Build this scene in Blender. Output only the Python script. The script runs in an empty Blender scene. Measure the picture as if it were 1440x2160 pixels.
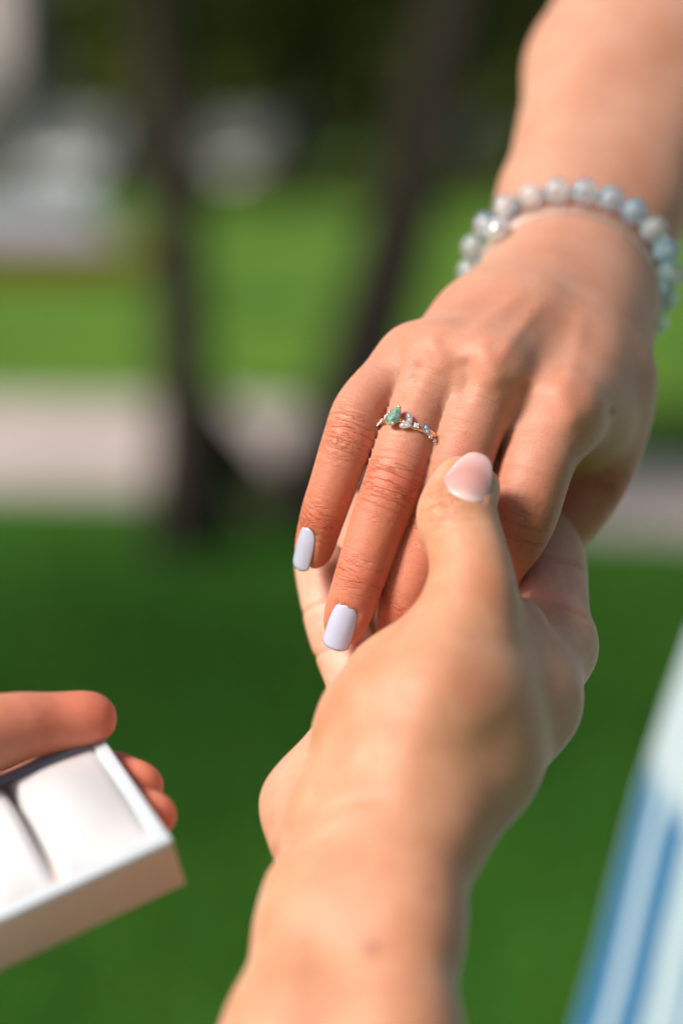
import bpy, bmesh, math, random
import numpy as np
from mathutils import Vector, Matrix
from mathutils.bvhtree import BVHTree

rng = np.random.default_rng(7)
random.seed(7)
sc = bpy.context.scene
COL = sc.collection

# ------------------------------------------------------------------ camera
FPX = 4200.0                 # focal length in photo pixels (70 mm on 36 mm high frame)
CAM_H = 1.25
PITCH = math.radians(10.4)
cam_d = bpy.data.cameras.new('camera')
cam = bpy.data.objects.new('camera', cam_d)
COL.objects.link(cam)
cam.location = (0, 0, CAM_H)
cam.rotation_euler = (math.pi / 2 - PITCH, 0, 0)
cam_d.sensor_fit = 'VERTICAL'
cam_d.sensor_height = 36.0
cam_d.sensor_width = 24.0
cam_d.lens = 70.0
cam_d.clip_start = 0.02
cam_d.clip_end = 2000
cam_d.dof.use_dof = True
cam_d.dof.focus_distance = 0.551
cam_d.dof.aperture_fstop = 3.1
sc.camera = cam

# ------------------------------------------------------------------ light
SUN_DIR = Vector((-0.63, -0.42, 0.65)).normalized()     # towards the sun
world = bpy.data.worlds.new('World')
sc.world = world
world.use_nodes = True
wn = world.node_tree.nodes
sky = wn.new('ShaderNodeTexSky')
sky.sky_type = 'NISHITA'
sky.sun_disc = False
sky.sun_elevation = math.asin(SUN_DIR.z)
sky.sun_rotation = math.atan2(SUN_DIR.x, SUN_DIR.y)
sky.air_density = 1.0
sky.dust_density = 3.0
sky.ozone_density = 0.4
world.node_tree.links.new(sky.outputs[0], wn['Background'].inputs[0])
wn['Background'].inputs[1].default_value = 0.08
sun_d = bpy.data.lights.new('sun', 'SUN')
sun_d.energy = 4.8
sun_d.angle = math.radians(18)
sun_d.color = (1.0, 0.94, 0.86)
sun = bpy.data.objects.new('sun', sun_d)
COL.objects.link(sun)
sun.rotation_euler = SUN_DIR.to_track_quat('Z', 'Y').to_euler()
sun.location = (-6, 3, 8)

sc.view_settings.view_transform = 'Standard'
sc.view_settings.look = 'None'
sc.view_settings.gamma = 1.0
sc.view_settings.use_curve_mapping = False
sc.view_settings.exposure = 0.2
sc.render.engine = 'CYCLES'
sc.cycles.use_denoising = True
sc.cycles.max_bounces = 8
sc.cycles.transparent_max_bounces = 8

# ------------------------------------------------------------------ frames
CP, SP = math.cos(PITCH), math.sin(PITCH)

def P(px, py, D):
    """photo pixel + distance in mm -> camera space mm (x right, y up, z away)"""
    return np.array([(px - 720.0) * D / FPX, (1080.0 - py) * D / FPX, D], float)

def W(a):
    """camera space mm -> world metres"""
    a = np.asarray(a, float)
    x, y, z = a[..., 0], a[..., 1], a[..., 2]
    return np.stack([x, z * CP + y * SP, CAM_H * 1000 + y * CP - z * SP], -1) / 1000.0

def ground(px, py):
    """photo pixel -> point on the ground plane (m)"""
    d = W(P(px, py, 1000.0)) - np.array([0, 0, CAM_H])
    t = -CAM_H / d[2]
    return np.array([d[0] * t, d[1] * t, 0.0])

def lin(r, g, b):
    f = lambda c: (c / 255 / 12.92) if c / 255 <= 0.04045 else ((c / 255 + 0.055) / 1.055) ** 2.4
    return (f(r), f(g), f(b))

# ------------------------------------------------------------------ object helpers
def put(name, me, parent=None, mat=None, smooth=True):
    o = bpy.data.objects.new(name, me)
    COL.objects.link(o)
    if parent is not None:
        o.parent = parent
        o.matrix_parent_inverse = parent.matrix_world.inverted()
    if mat is not None and not me.materials:
        me.materials.append(mat)
    if smooth and len(me.polygons):
        me.polygons.foreach_set('use_smooth', np.ones(len(me.polygons), bool))
    return o

def mesh(name, v, f):
    me = bpy.data.meshes.new(name)
    me.from_pydata([tuple(map(float, p)) for p in v], [], [tuple(int(i) for i in q) for q in f])
    me.update()
    return me

def thing(name, label, cat, loc=(0, 0, 0), group=None):
    e = bpy.data.objects.new(name, None)
    e.empty_display_size = 0.05
    COL.objects.link(e)
    e.location = loc
    e.matrix_world = Matrix.Translation(loc)
    tag(e, label, cat, group)
    return e

def tag(o, label=None, cat=None, group=None, kind=None):
    if label: o['label'] = label
    if cat: o['category'] = cat
    if group: o['group'] = group
    if kind: o['kind'] = kind
    return o

# ------------------------------------------------------------------ materials
def new_mat(name):
    m = bpy.data.materials.new(name)
    m.use_nodes = True
    return m, m.node_tree.nodes, m.node_tree.links, m.node_tree.nodes['Principled BSDF']

def simple(name, col, rough=0.5, metal=0.0, noise=0.0, scale=20.0, bump=0.0, bscale=200.0, **kw):
    m, n, l, b = new_mat(name)
    b.inputs['Roughness'].default_value = rough
    b.inputs['Metallic'].default_value = metal
    b.inputs['Base Color'].default_value = (*col, 1)
    tc = n.new('ShaderNodeTexCoord')
    if noise:
        t = n.new('ShaderNodeTexNoise'); t.inputs['Scale'].default_value = scale; t.inputs['Detail'].default_value = 5
        l.new(tc.outputs['Object'], t.inputs['Vector'])
        r = n.new('ShaderNodeValToRGB')
        r.color_ramp.elements[0].position = 0.3; r.color_ramp.elements[1].position = 0.7
        r.color_ramp.elements[0].color = (*[c * (1 - noise) for c in col], 1)
        r.color_ramp.elements[1].color = (*[min(1, c * (1 + noise)) for c in col], 1)
        l.new(t.outputs['Fac'], r.inputs['Fac']); l.new(r.outputs['Color'], b.inputs['Base Color'])
    if bump:
        t = n.new('ShaderNodeTexNoise'); t.inputs['Scale'].default_value = bscale; t.inputs['Detail'].default_value = 4
        l.new(tc.outputs['Object'], t.inputs['Vector'])
        bp = n.new('ShaderNodeBump'); bp.inputs['Strength'].default_value = 0.6; bp.inputs['Distance'].default_value = bump
        l.new(t.outputs['Fac'], bp.inputs['Height']); l.new(bp.outputs['Normal'], b.inputs['Normal'])
    for k, v in kw.items():
        b.inputs[k.replace('_', ' ')].default_value = v
    return m

def skin_mat(name, blotch, sss=0.0035, rough=0.5, wrk=0.00055, hairs=False):
    """skin: pigment per vertex, fine cell relief, transverse wrinkles where the finger joints bend"""
    m, n, l, b = new_mat(name)
    at = n.new('ShaderNodeAttribute'); at.attribute_name = 'pigment'
    fu = n.new('ShaderNodeAttribute'); fu.attribute_name = 'finger_uv'
    wr = n.new('ShaderNodeAttribute'); wr.attribute_name = 'wrinkle'
    tc = n.new('ShaderNodeTexCoord')
    no = n.new('ShaderNodeTexNoise'); no.inputs['Scale'].default_value = 48; no.inputs['Detail'].default_value = 6; no.inputs['Roughness'].default_value = 0.6
    l.new(tc.outputs['Object'], no.inputs['Vector'])
    mr = n.new('ShaderNodeMapRange'); mr.inputs[1].default_value = 0.33; mr.inputs[2].default_value = 0.67
    l.new(no.outputs['Fac'], mr.inputs[0])
    mx = n.new('ShaderNodeMix'); mx.data_type = 'RGBA'; mx.blend_type = 'MULTIPLY'
    mx.inputs['B'].default_value = (*blotch, 1)
    l.new(mr.outputs[0], mx.inputs['Factor']); l.new(at.outputs['Color'], mx.inputs['A'])
    # fine pores / cells
    vo = n.new('ShaderNodeTexVoronoi'); vo.inputs['Scale'].default_value = 1350; vo.feature = 'DISTANCE_TO_EDGE'
    wpn = n.new('ShaderNodeTexNoise'); wpn.inputs['Scale'].default_value = 260
    l.new(tc.outputs['Object'], wpn.inputs['Vector'])
    wmx = n.new('ShaderNodeMix'); wmx.data_type = 'VECTOR'; wmx.inputs['Factor'].default_value = 0.0014
    l.new(tc.outputs['Object'], wmx.inputs['A']); l.new(wpn.outputs['Color'], wmx.inputs['B'])
    l.new(wmx.outputs['Result'], vo.inputs['Vector'])
    cell = n.new('ShaderNodeMath'); cell.operation = 'MINIMUM'; cell.inputs[1].default_value = 0.22
    l.new(vo.outputs['Distance'], cell.inputs[0])
    # transverse wrinkles
    sep = n.new('ShaderNodeVectorMath'); sep.operation = 'MULTIPLY'; sep.inputs[1].default_value = (0.85, 0.075, 1.0)
    l.new(fu.outputs['Vector'], sep.inputs[0])
    wn1 = n.new('ShaderNodeTexNoise'); wn1.inputs['Scale'].default_value = 1.0; wn1.inputs['Detail'].default_value = 2.5; wn1.inputs['Distortion'].default_value = 0.35
    l.new(sep.outputs[0], wn1.inputs['Vector'])
    rg = n.new('ShaderNodeMath'); rg.operation = 'SUBTRACT'; rg.inputs[1].default_value = 0.5
    l.new(wn1.outputs['Fac'], rg.inputs[0])
    ab = n.new('ShaderNodeMath'); ab.operation = 'ABSOLUTE'; l.new(rg.outputs[0], ab.inputs[0])
    mn = n.new('ShaderNodeMath'); mn.operation = 'MINIMUM'; mn.inputs[1].default_value = 0.055; l.new(ab.outputs[0], mn.inputs[0])
    ml = n.new('ShaderNodeMath'); ml.operation = 'MULTIPLY'; l.new(mn.outputs[0], ml.inputs[0]); l.new(wr.outputs['Fac'], ml.inputs[1])
    m18 = n.new('ShaderNodeMath'); m18.operation = 'MULTIPLY'; m18.inputs[1].default_value = 18; l.new(ml.outputs[0], m18.inputs[0])
    b1 = n.new('ShaderNodeBump'); b1.inputs['Strength'].default_value = 0.5; b1.inputs['Distance'].default_value = 0.00026
    l.new(cell.outputs[0], b1.inputs['Height'])
    b2 = n.new('ShaderNodeBump'); b2.inputs['Strength'].default_value = 1.0; b2.inputs['Distance'].default_value = wrk
    l.new(m18.outputs[0], b2.inputs['Height']); l.new(b1.outputs['Normal'], b2.inputs['Normal'])
    l.new(b2.outputs['Normal'], b.inputs['Normal'])
    # wrinkle grooves: crease shade put into the colour, darker and a little redder
    inv = n.new('ShaderNodeMapRange'); inv.inputs[1].default_value = 0.0; inv.inputs[2].default_value = 0.03
    inv.inputs[3].default_value = 0.7; inv.inputs[4].default_value = 0.0
    l.new(mn.outputs[0], inv.inputs[0])
    gm = n.new('ShaderNodeMath'); gm.operation = 'MULTIPLY'; gm.use_clamp = True
    l.new(inv.outputs[0], gm.inputs[0]); l.new(wr.outputs['Fac'], gm.inputs[1])
    mx2 = n.new('ShaderNodeMix'); mx2.data_type = 'RGBA'; mx2.blend_type = 'MULTIPLY'; mx2.inputs['B'].default_value = (0.62, 0.36, 0.28, 1)
    ce = n.new('ShaderNodeMapRange'); ce.inputs[1].default_value = 0.0; ce.inputs[2].default_value = 0.16; ce.inputs[3].default_value = 0.32; ce.inputs[4].default_value = 0.0
    l.new(vo.outputs['Distance'], ce.inputs[0])
    mx3 = n.new('ShaderNodeMix'); mx3.data_type = 'RGBA'; mx3.blend_type = 'MULTIPLY'; mx3.inputs['B'].default_value = (0.74, 0.58, 0.52, 1)  # cell edges darkened in the colour to stand in for relief shading
    l.new(ce.outputs[0], mx3.inputs['Factor']); l.new(mx.outputs['Result'], mx3.inputs['A'])
    l.new(gm.outputs[0], mx2.inputs['Factor']); l.new(mx3.outputs['Result'], mx2.inputs['A'])
    l.new(mx2.outputs['Result'], b.inputs['Base Color'])
    b.inputs['Subsurface Weight'].default_value = 1.0
    b.inputs['Subsurface Radius'].default_value = (1.0, 0.32, 0.18)
    b.inputs['Subsurface Scale'].default_value = sss
    b.inputs['Roughness'].default_value = rough
    b.inputs['Specular IOR Level'].default_value = 0.42
    return m

# ------------------------------------------------------------------ implicit modelling of hands
def smin(a, b, k):
    h = np.maximum(k - np.abs(a - b), 0.0) / k
    return np.minimum(a, b) - h * h * k * 0.25

def cone_d(p, a, b, ra, rb, n=None, s=1.0):
    ab = b - a
    L2 = float(ab @ ab) + 1e-9
    t = np.clip(((p - a) @ ab) / L2, 0, 1)
    q = p - (a + t[..., None] * ab)
    if n is not None:
        q = q + (1.0 / s - 1.0) * (q @ n)[..., None] * n
        return (np.sqrt((q * q).sum(-1)) - (ra + t * (rb - ra))) * min(1.0, s ** 0.5)
    return np.sqrt((q * q).sum(-1)) - (ra + t * (rb - ra))

class Grid:
    def __init__(self, lo, hi, h):
        self.lo = np.array(lo, float); self.h = h
        self.n = np.ceil((np.array(hi, float) - self.lo) / h).astype(int) + 1
    def empty(self):
        return np.full(self.n, 60.0, np.float32)
    def add(self, arr, pr, k):
        a, b, ra, rb, n, s = pr
        pad = max(ra, rb) * max(1.0, s) + k + 16
        i0 = np.clip(np.floor((np.minimum(a, b) - pad - self.lo) / self.h).astype(int), 0, self.n)
        i1 = np.clip(np.ceil((np.maximum(a, b) + pad - self.lo) / self.h).astype(int) + 1, 0, self.n)
        if np.any(i1 <= i0): return
        ax = [self.lo[d] + self.h * np.arange(i0[d], i1[d]) for d in range(3)]
        p = np.stack(np.meshgrid(*ax, indexing='ij'), -1)
        d = cone_d(p, a, b, ra, rb, n, s).astype(np.float32)
        sl = tuple(slice(i0[d_], i1[d_]) for d_ in range(3))
        arr[sl] = smin(arr[sl], d, k) if k > 0 else np.minimum(arr[sl], d)

def surface_nets(f, lo, h):
    nx, ny, nz = f.shape
    ins = f < 0
    c = [ins[i:nx - 1 + i, j:ny - 1 + j, k:nz - 1 + k] for i in (0, 1) for j in (0, 1) for k in (0, 1)]
    s = sum(x.astype(np.int8) for x in c)
    act = (s > 0) & (s < 8)
    idx = np.full(act.shape, -1, np.int64)
    cells = np.argwhere(act)
    idx[act] = np.arange(len(cells))
    acc = np.zeros((len(cells), 3)); cnt = np.zeros(len(cells))
    off = [(i, j, k) for i in (0, 1) for j in (0, 1) for k in (0, 1)]
    vals = np.stack([f[cells[:, 0] + o[0], cells[:, 1] + o[1], cells[:, 2] + o[2]] for o in off], 1)
    for a in range(8):
        for b in range(a + 1, 8):
            if sum(abs(off[a][d] - off[b][d]) for d in range(3)) != 1: continue
            va, vb = vals[:, a], vals[:, b]
            cr = (va < 0) != (vb < 0)
            t = np.where(cr, va / np.where(cr, va - vb, 1), 0)
            pt = np.array(off[a])[None] + t[:, None] * (np.array(off[b]) - np.array(off[a]))[None]
            acc[cr] += pt[cr]; cnt[cr] += 1
    v = lo + h * (cells + acc / np.maximum(cnt, 1)[:, None])
    quads = []
    def emit(g0, g1, axis):
        e = np.argwhere(g0 != g1)
        u, w = [(1, 2), (2, 0), (0, 1)][axis]
        ok = (e[:, u] > 0) & (e[:, w] > 0) & (e[:, u] < f.shape[u] - 1) & (e[:, w] < f.shape[w] - 1)
        e = e[ok]
        fl = g0[tuple(e.T)]
        def at(du, dw):
            q = e.copy(); q[:, u] -= du; q[:, w] -= dw
            return idx[q[:, 0], q[:, 1], q[:, 2]]
        q = np.stack([at(1, 1), at(0, 1), at(0, 0), at(1, 0)], 1)
        q[~fl] = q[~fl][:, ::-1]
        quads.append(q)
    emit(ins[:-1], ins[1:], 0); emit(ins[:, :-1], ins[:, 1:], 1); emit(ins[:, :, :-1], ins[:, :, 1:], 2)
    return v, np.concatenate(quads)

def smooth_verts(v, q, it=4, lam=0.5):
    e = np.concatenate([q[:, [0, 1]], q[:, [1, 2]], q[:, [2, 3]], q[:, [3, 0]]])
    e = np.concatenate([e, e[:, ::-1]])
    cnt = np.bincount(e[:, 0], minlength=len(v)).astype(float)
    for i in range(it):
        for sgn in (lam, -lam * 1.04):
            av = np.stack([np.bincount(e[:, 0], v[e[:, 1], d], minlength=len(v)) for d in range(3)], 1) / np.maximum(cnt, 1)[:, None]
            v = v + sgn * (av - v)
    return v

def vnormals(v, q):
    n = np.cross(v[q[:, 2]] - v[q[:, 0]], v[q[:, 3]] - v[q[:, 1]])
    o = np.zeros_like(v)
    for i in range(4):
        for d in range(3):
            o[:, d] += np.bincount(q[:, i], n[:, d], minlength=len(v))
    return o / np.maximum(np.linalg.norm(o, axis=1), 1e-9)[:, None]

def catmull(pts, sub):
    pts = np.asarray(pts, float)
    ext = np.vstack([2 * pts[0] - pts[1], pts, 2 * pts[-1] - pts[-2]])
    out = []
    for i in range(1, len(ext) - 2):
        p0, p1, p2, p3 = ext[i - 1], ext[i], ext[i + 1], ext[i + 2]
        for j in range(sub):
            t = j / sub
            out.append(0.5 * ((2 * p1) + (-p0 + p2) * t + (2 * p0 - 5 * p1 + 4 * p2 - p3) * t * t + (-p0 + 3 * p1 - 3 * p2 + p3) * t ** 3))
    out.append(ext[-2])
    return np.array(out)

class Chain:
    """a finger: spline through its joints with a radius at each; joints[i] = arc length of joint i"""
    def __init__(self, joints, dorsal, sub=6, flat=1.0):
        pr = np.array([[*P(*j[:3]), j[3]] for j in joints])
        self.c = catmull(pr, sub)
        self.pts = self.c[:, :3]; self.r = self.c[:, 3]
        seg = np.linalg.norm(np.diff(self.pts, axis=0), axis=1)
        self.s = np.concatenate([[0], np.cumsum(seg)])
        self.joint_s = self.s[::sub]
        self.dorsal = np.array(dorsal, float) / np.linalg.norm(dorsal)
        self.flat = flat
        self.L = self.s[-1]
    def prims(self):
        for i in range(len(self.pts) - 1):
            yield (self.pts[i], self.pts[i + 1], self.r[i], self.r[i + 1], self.dorsal if self.flat != 1 else None, self.flat)
    def frame(self, s):
        i = int(np.clip(np.searchsorted(self.s, s) - 1, 0, len(self.s) - 2))
        t = (s - self.s[i]) / (self.s[i + 1] - self.s[i])
        c = self.pts[i] + t * (self.pts[i + 1] - self.pts[i])
        j0, j1 = max(i - 1, 0), min(i + 2, len(self.pts) - 1)
        tg = self.pts[j1] - self.pts[j0]; tg = tg / np.linalg.norm(tg)
        n = self.dorsal - tg * (self.dorsal @ tg); n /= np.linalg.norm(n)
        return c, tg, n, np.cross(tg, n), float(np.interp(s, self.s, self.r))
    def locate(self, v):
        best = np.full(len(v), 1e9); S = np.zeros(len(v)); TH = np.zeros(len(v))
        for i in range(len(self.pts) - 1):
            a, b = self.pts[i], self.pts[i + 1]
            ab = b - a; L = np.linalg.norm(ab)
            t = np.clip((v - a) @ ab / L ** 2, 0, 1)
            q = v - a - t[:, None] * ab
            d = np.linalg.norm(q, axis=1) - (self.r[i] + t * (self.r[i + 1] - self.r[i]))
            m = d < best
            tg = ab / L
            n = self.dorsal - tg * (self.dorsal @ tg); n /= np.linalg.norm(n)
            bn = np.cross(tg, n)
            th = np.arctan2(q @ bn, q @ n)
            ss = self.s[i] + t * L + np.where((i == len(self.pts) - 2), np.maximum((v - b) @ tg, 0), 0)
            best = np.where(m, d, best); S = np.where(m, ss, S); TH = np.where(m, th, TH)
        return best, S, TH

def polydist_px(v, line):
    """distance in photo pixels of points from a traced line"""
    px = v[:, 0] / v[:, 2] * FPX + 720; py = 1080 - v[:, 1] / v[:, 2] * FPX
    l = catmull(np.array(line, float), 6)
    best = np.full(len(v), 1e9); tt = np.zeros(len(v))
    for i in range(len(l) - 1):
        a, b = l[i], l[i + 1]
        ab = b - a
        t = np.clip(((px - a[0]) * ab[0] + (py - a[1]) * ab[1]) / (ab @ ab + 1e-9), 0, 1)
        d = np.hypot(px - a[0] - t * ab[0], py - a[1] - t * ab[1])
        m = d < best
        best = np.where(m, d, best); tt = np.where(m, (i + t) / (len(l) - 1), tt)
    return best, tt

def build_skin(name, lo, hi, h, palm, chains, kblend, kpalm, colour_fn, mat, parent, creases=(), nails=(), extra_fn=None):
    g = Grid(lo, hi, h)
    fp, ff = g.empty(), g.empty()
    for pr in palm: g.add(fp, pr, kpalm)
    for c in chains:
        for pr in c.prims(): g.add(ff, pr, 0.6)
    f = smin(fp, ff, kblend)
    v, q = surface_nets(f, g.lo, g.h)
    lab = np.arange(len(v))
    while True:                                   # keep the one continuous surface
        old = lab.copy()
        mn = lab[q].min(1)
        for i in range(4): np.minimum.at(lab, q[:, i], mn)
        lab = lab[lab]
        if (lab == old).all(): break
    keep = lab == np.bincount(lab).argmax()
    new = np.cumsum(keep) - 1
    q = new[q[keep[q].all(1)]]; v = v[keep]
    v = smooth_verts(v, q, 6)
    n = vnormals(v, q)
    loc = [c.locate(v) for c in chains]
    D = np.stack([x[0] for x in loc], 1) if chains else np.full((len(v), 1), 99.0)
    fid = D.argmin(1)
    S = np.choose(fid, [x[1] for x in loc]); TH = np.choose(fid, [x[2] for x in loc])
    R = np.choose(fid, [np.interp(x[1], c.s, c.r) for x, c in zip(loc, chains)])
    fw = np.clip(1.0 - (D.min(1) - 0.6) / 2.5, 0, 1)
    disp = np.zeros(len(v))
    # nail beds: the skin sits a little lower under each nail plate
    for (ci, s0, s1, wdt, phi0) in nails:
        m = (fid == ci)
        across = (TH - phi0) * R
        x = np.clip(1.15 - np.abs(across) / (wdt / 2), 0, 0.35) / 0.35
        y = np.clip((S - s0 + 0.4) / 1.2, 0, 1)
        disp -= np.where(m, 0.75 * x * y * (np.cos(TH - phi0) > 0), 0)
    # traced folds and raised lines
    for (line, wpx, depth, zlo, zhi) in creases:
        dd, tt = polydist_px(v, line)
        fade = np.clip(np.minimum(tt, 1 - tt) / 0.18, 0, 1) if not (depth < 0 and len(line) == 4 and wpx < 30) else 1.0
        m = (v[:, 2] > zlo) & (v[:, 2] < zhi) & (n[:, 2] < 0.25)
        disp -= np.where(m, depth * np.exp(-(dd / wpx) ** 2) * fade, 0)
    v = v + n * disp[:, None]
    info = dict(v=v, n=n, fid=fid, S=S, TH=TH, R=R, fw=fw, D=D)
    if extra_fn: extra_fn(info)
    col, wr = colour_fn(info)
    me = bpy.data.meshes.new(name)
    wv = W(info['v'])
    me.from_pydata(wv.tolist(), [], q[:, ::-1].tolist())     # camera space is left-handed
    me.update()
    a = me.attributes.new('pigment', 'FLOAT_COLOR', 'POINT')
    a.data.foreach_set('color', np.concatenate([col, np.ones((len(v), 1))], 1).astype(np.float32).ravel())
    a = me.attributes.new('wrinkle', 'FLOAT', 'POINT')
    a.data.foreach_set('value', wr.astype(np.float32))
    a = me.attributes.new('finger_uv', 'FLOAT_VECTOR', 'POINT')
    a.data.foreach_set('vector', np.stack([S, TH * R, fid * 17.3], 1).astype(np.float32).ravel())
    o = put(name, me, parent, mat)
    return o, info, q

def nail_mesh(ch, s0, s1, width, phi0=0.0, lift=0.35, round_tip=0.25, thick=0.45, droop=0.0, flatr=1.05, follow=False):
    """nail plate bent across the finger: rounded at the cuticle, squared or rounded at the free edge"""
    nu, nv = 16, 13
    c0, tg0, n0, b0, r0 = ch.frame(s0 + 0.3 * (s1 - s0))
    n = n0 * math.cos(phi0) + b0 * math.sin(phi0)
    b = np.cross(tg0, n)
    r = r0 * flatr
    fm = (width / 2) / r
    top, bot = [], []
    for i in range(nu):
        for j in range(nv):
            u = i / (nu - 1); w = j / (nv - 1) * 2 - 1
            wid = 0.86 + 0.14 * min(1, u / 0.35) - 0.05 * u
            cut = 0.30 * (1 - math.sqrt(max(0, 1 - (abs(w) ** 2.2) * 0.98)))
            tipc = round_tip * abs(w) ** 3.2
            uu = u * (1 - tipc - cut) + cut
            s = (s1 - s0) * uu
            ph = fm * w * wid
            base = c0 + tg0 * (s - 0.3 * (s1 - s0))
            if follow:
                sa = s0 + s
                cc = ch.frame(min(sa, ch.L))
                base = cc[0] + cc[1] * max(0, sa - ch.L) + n * (max(cc[4], ch.r[-1]) - r0)
            arch = lift - droop * uu ** 2 - 0.35 * (1 - uu) ** 3
            pt = base + n * (r * math.cos(ph) + arch + (r0 - r)) + b * r * math.sin(ph)
            nn = n * math.cos(ph) + b * math.sin(ph)
            e = 1 - max(abs(w), 0) ** 8 * 0.8
            top.append(pt + nn * 0.0); bot.append(pt - nn * thick * e)
    v = top + bot
    N = nu * nv
    f = []
    for i in range(nu - 1):
        for j in range(nv - 1):
            a = i * nv + j
            f.append((a, a + 1, a + nv + 1, a + nv)); f.append((N + a, N + a + nv, N + a + nv + 1, N + a + 1))
    for i in range(nu - 1):
        for j in (0, nv - 1):
            a = i * nv + j
            f.append((a, a + nv, N + a + nv, N + a) if j == 0 else (a, N + a, N + a + nv, a + nv))
    for j in range(nv - 1):
        for i in (0, nu - 1):
            a = i * nv + j
            f.append((a, N + a, N + a + 1, a + 1) if i == 0 else (a, a + 1, N + a + 1, N + a))
    me = mesh('nail', W(np.array(v)), f)
    uvn = []
    for k in range(2):
        for i in range(nu):
            for j in range(nv):
                uvn.append((i / (nu - 1), j / (nv - 1), 0))
    a = me.attributes.new('nail_uv', 'FLOAT_VECTOR', 'POINT')
    a.data.foreach_set('vector', np.array(uvn, np.float32).ravel())
    bm = bmesh.new(); bm.from_mesh(me); bmesh.ops.recalc_face_normals(bm, faces=bm.faces); bm.to_mesh(me); bm.free()
    return me

def mixc(a, b, t):
    return np.asarray(a)[None] * (1 - t[:, None]) + np.asarray(b)[None] * t[:, None]

def moles(I, col, spots):
    px = I['v'][:, 0] / I['v'][:, 2] * FPX + 720; py = 1080 - I['v'][:, 1] / I['v'][:, 2] * FPX
    for x, y, r, am in spots:
        g = np.exp(-(np.hypot(px - x, py - y) / (r * 7.5)) ** 2) * (I['n'][:, 2] < 0) * am
        col *= 1 - g[:, None] * np.array([0.55, 0.75, 0.8])[None]

def seg(a, b, ra, rb, n=None, s=1.0):
    return (P(*a), P(*b), ra, rb, n, s)

# ================================================================== SETTING
def ground_mat():
    m, n, l, b = new_mat('lawn_soil')
    tc = n.new('ShaderNodeTexCoord')
    t1 = n.new('ShaderNodeTexNoise'); t1.inputs['Scale'].default_value = 0.55; t1.inputs['Detail'].default_value = 6
    t2 = n.new('ShaderNodeTexNoise'); t2.inputs['Scale'].default_value = 60; t2.inputs['Detail'].default_value = 6
    l.new(tc.outputs['Object'], t1.inputs['Vector']); l.new(tc.outputs['Object'], t2.inputs['Vector'])
    ad = n.new('ShaderNodeMath'); ad.operation = 'ADD'; l.new(t1.outputs['Fac'], ad.inputs[0]); l.new(t2.outputs['Fac'], ad.inputs[1])
    r = n.new('ShaderNodeValToRGB')
    r.color_ramp.elements[0].position = 0.82; r.color_ramp.elements[1].position = 1.14  # broad patches put tree shade into the colour, along with dry tones
    r.color_ramp.elements[0].color = (0.022, 0.075, 0.010, 1); r.color_ramp.elements[1].color = (0.10, 0.20, 0.020, 1)
    l.new(ad.outputs[0], r.inputs['Fac']); l.new(r.outputs['Color'], b.inputs['Base Color'])
    b.inputs['Roughness'].default_value = 0.9
    b.inputs['Specular IOR Level'].default_value = 0.1
    return m
GROUND = ground_mat()
me = mesh('lawn', [(-400, -300, 0), (400, -300, 0), (400, 900, 0), (-400, 900, 0)], [(0, 1, 2, 3)])
tag(put('lawn', me, None, GROUND, False), kind='structure')

PATHM = simple('path_paving', (0.46, 0.385, 0.35), 0.85, noise=0.2, scale=3.0, bump=0.002, bscale=90)
near = [(-30.0, 9.6), (-14, 8.4)] + [tuple(ground(x, y)[:2]) for x, y in ((0, 1045), (350, 1062), (700, 1085), (1100, 1115), (1440, 1140))] + [(4, 5.6), (14, 4.6), (30, 4.0)]
far = [(-30.0, 14.2), (-14, 12.4)] + [tuple(ground(x, y)[:2]) for x, y in ((0, 838), (350, 838), (700, 868), (1100, 940), (1440, 985))] + [(4, 7.0), (14, 6.2), (30, 5.8)]
nn, ff_ = catmull(near, 6), catmull(far, 6)
v = [(x, y, 0.004) for x, y in nn] + [(x, y, 0.004) for x, y in ff_]
k = len(nn)
me = mesh('path', v, [(i, i + 1, k + i + 1, k + i) for i in range(k - 1)])
tag(put('path', me, None, PATHM, False), kind='structure')

ASPH = simple('asphalt', (0.09, 0.095, 0.10), 0.9, noise=0.2, scale=1.5, bump=0.002, bscale=60)
me = mesh('road', [(-120, 44, 0.004), (120, 47, 0.004), (120, 53, 0.004), (-120, 51, 0.004)], [(0, 1, 2, 3)])
tag(put('road', me, None, ASPH, False), kind='structure')

PAVE = simple('grey_paving', (0.30, 0.33, 0.36), 0.9, noise=0.15, scale=1.5)
me = mesh('pavement', [(-60, 22.5, 0.004), (-2.3, 22.5, 0.004), (-5.6, 43.9, 0.004), (-60, 43.0, 0.004)], [(0, 1, 2, 3)])
tag(put('pavement', me, None, PAVE, False), kind='structure')

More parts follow.
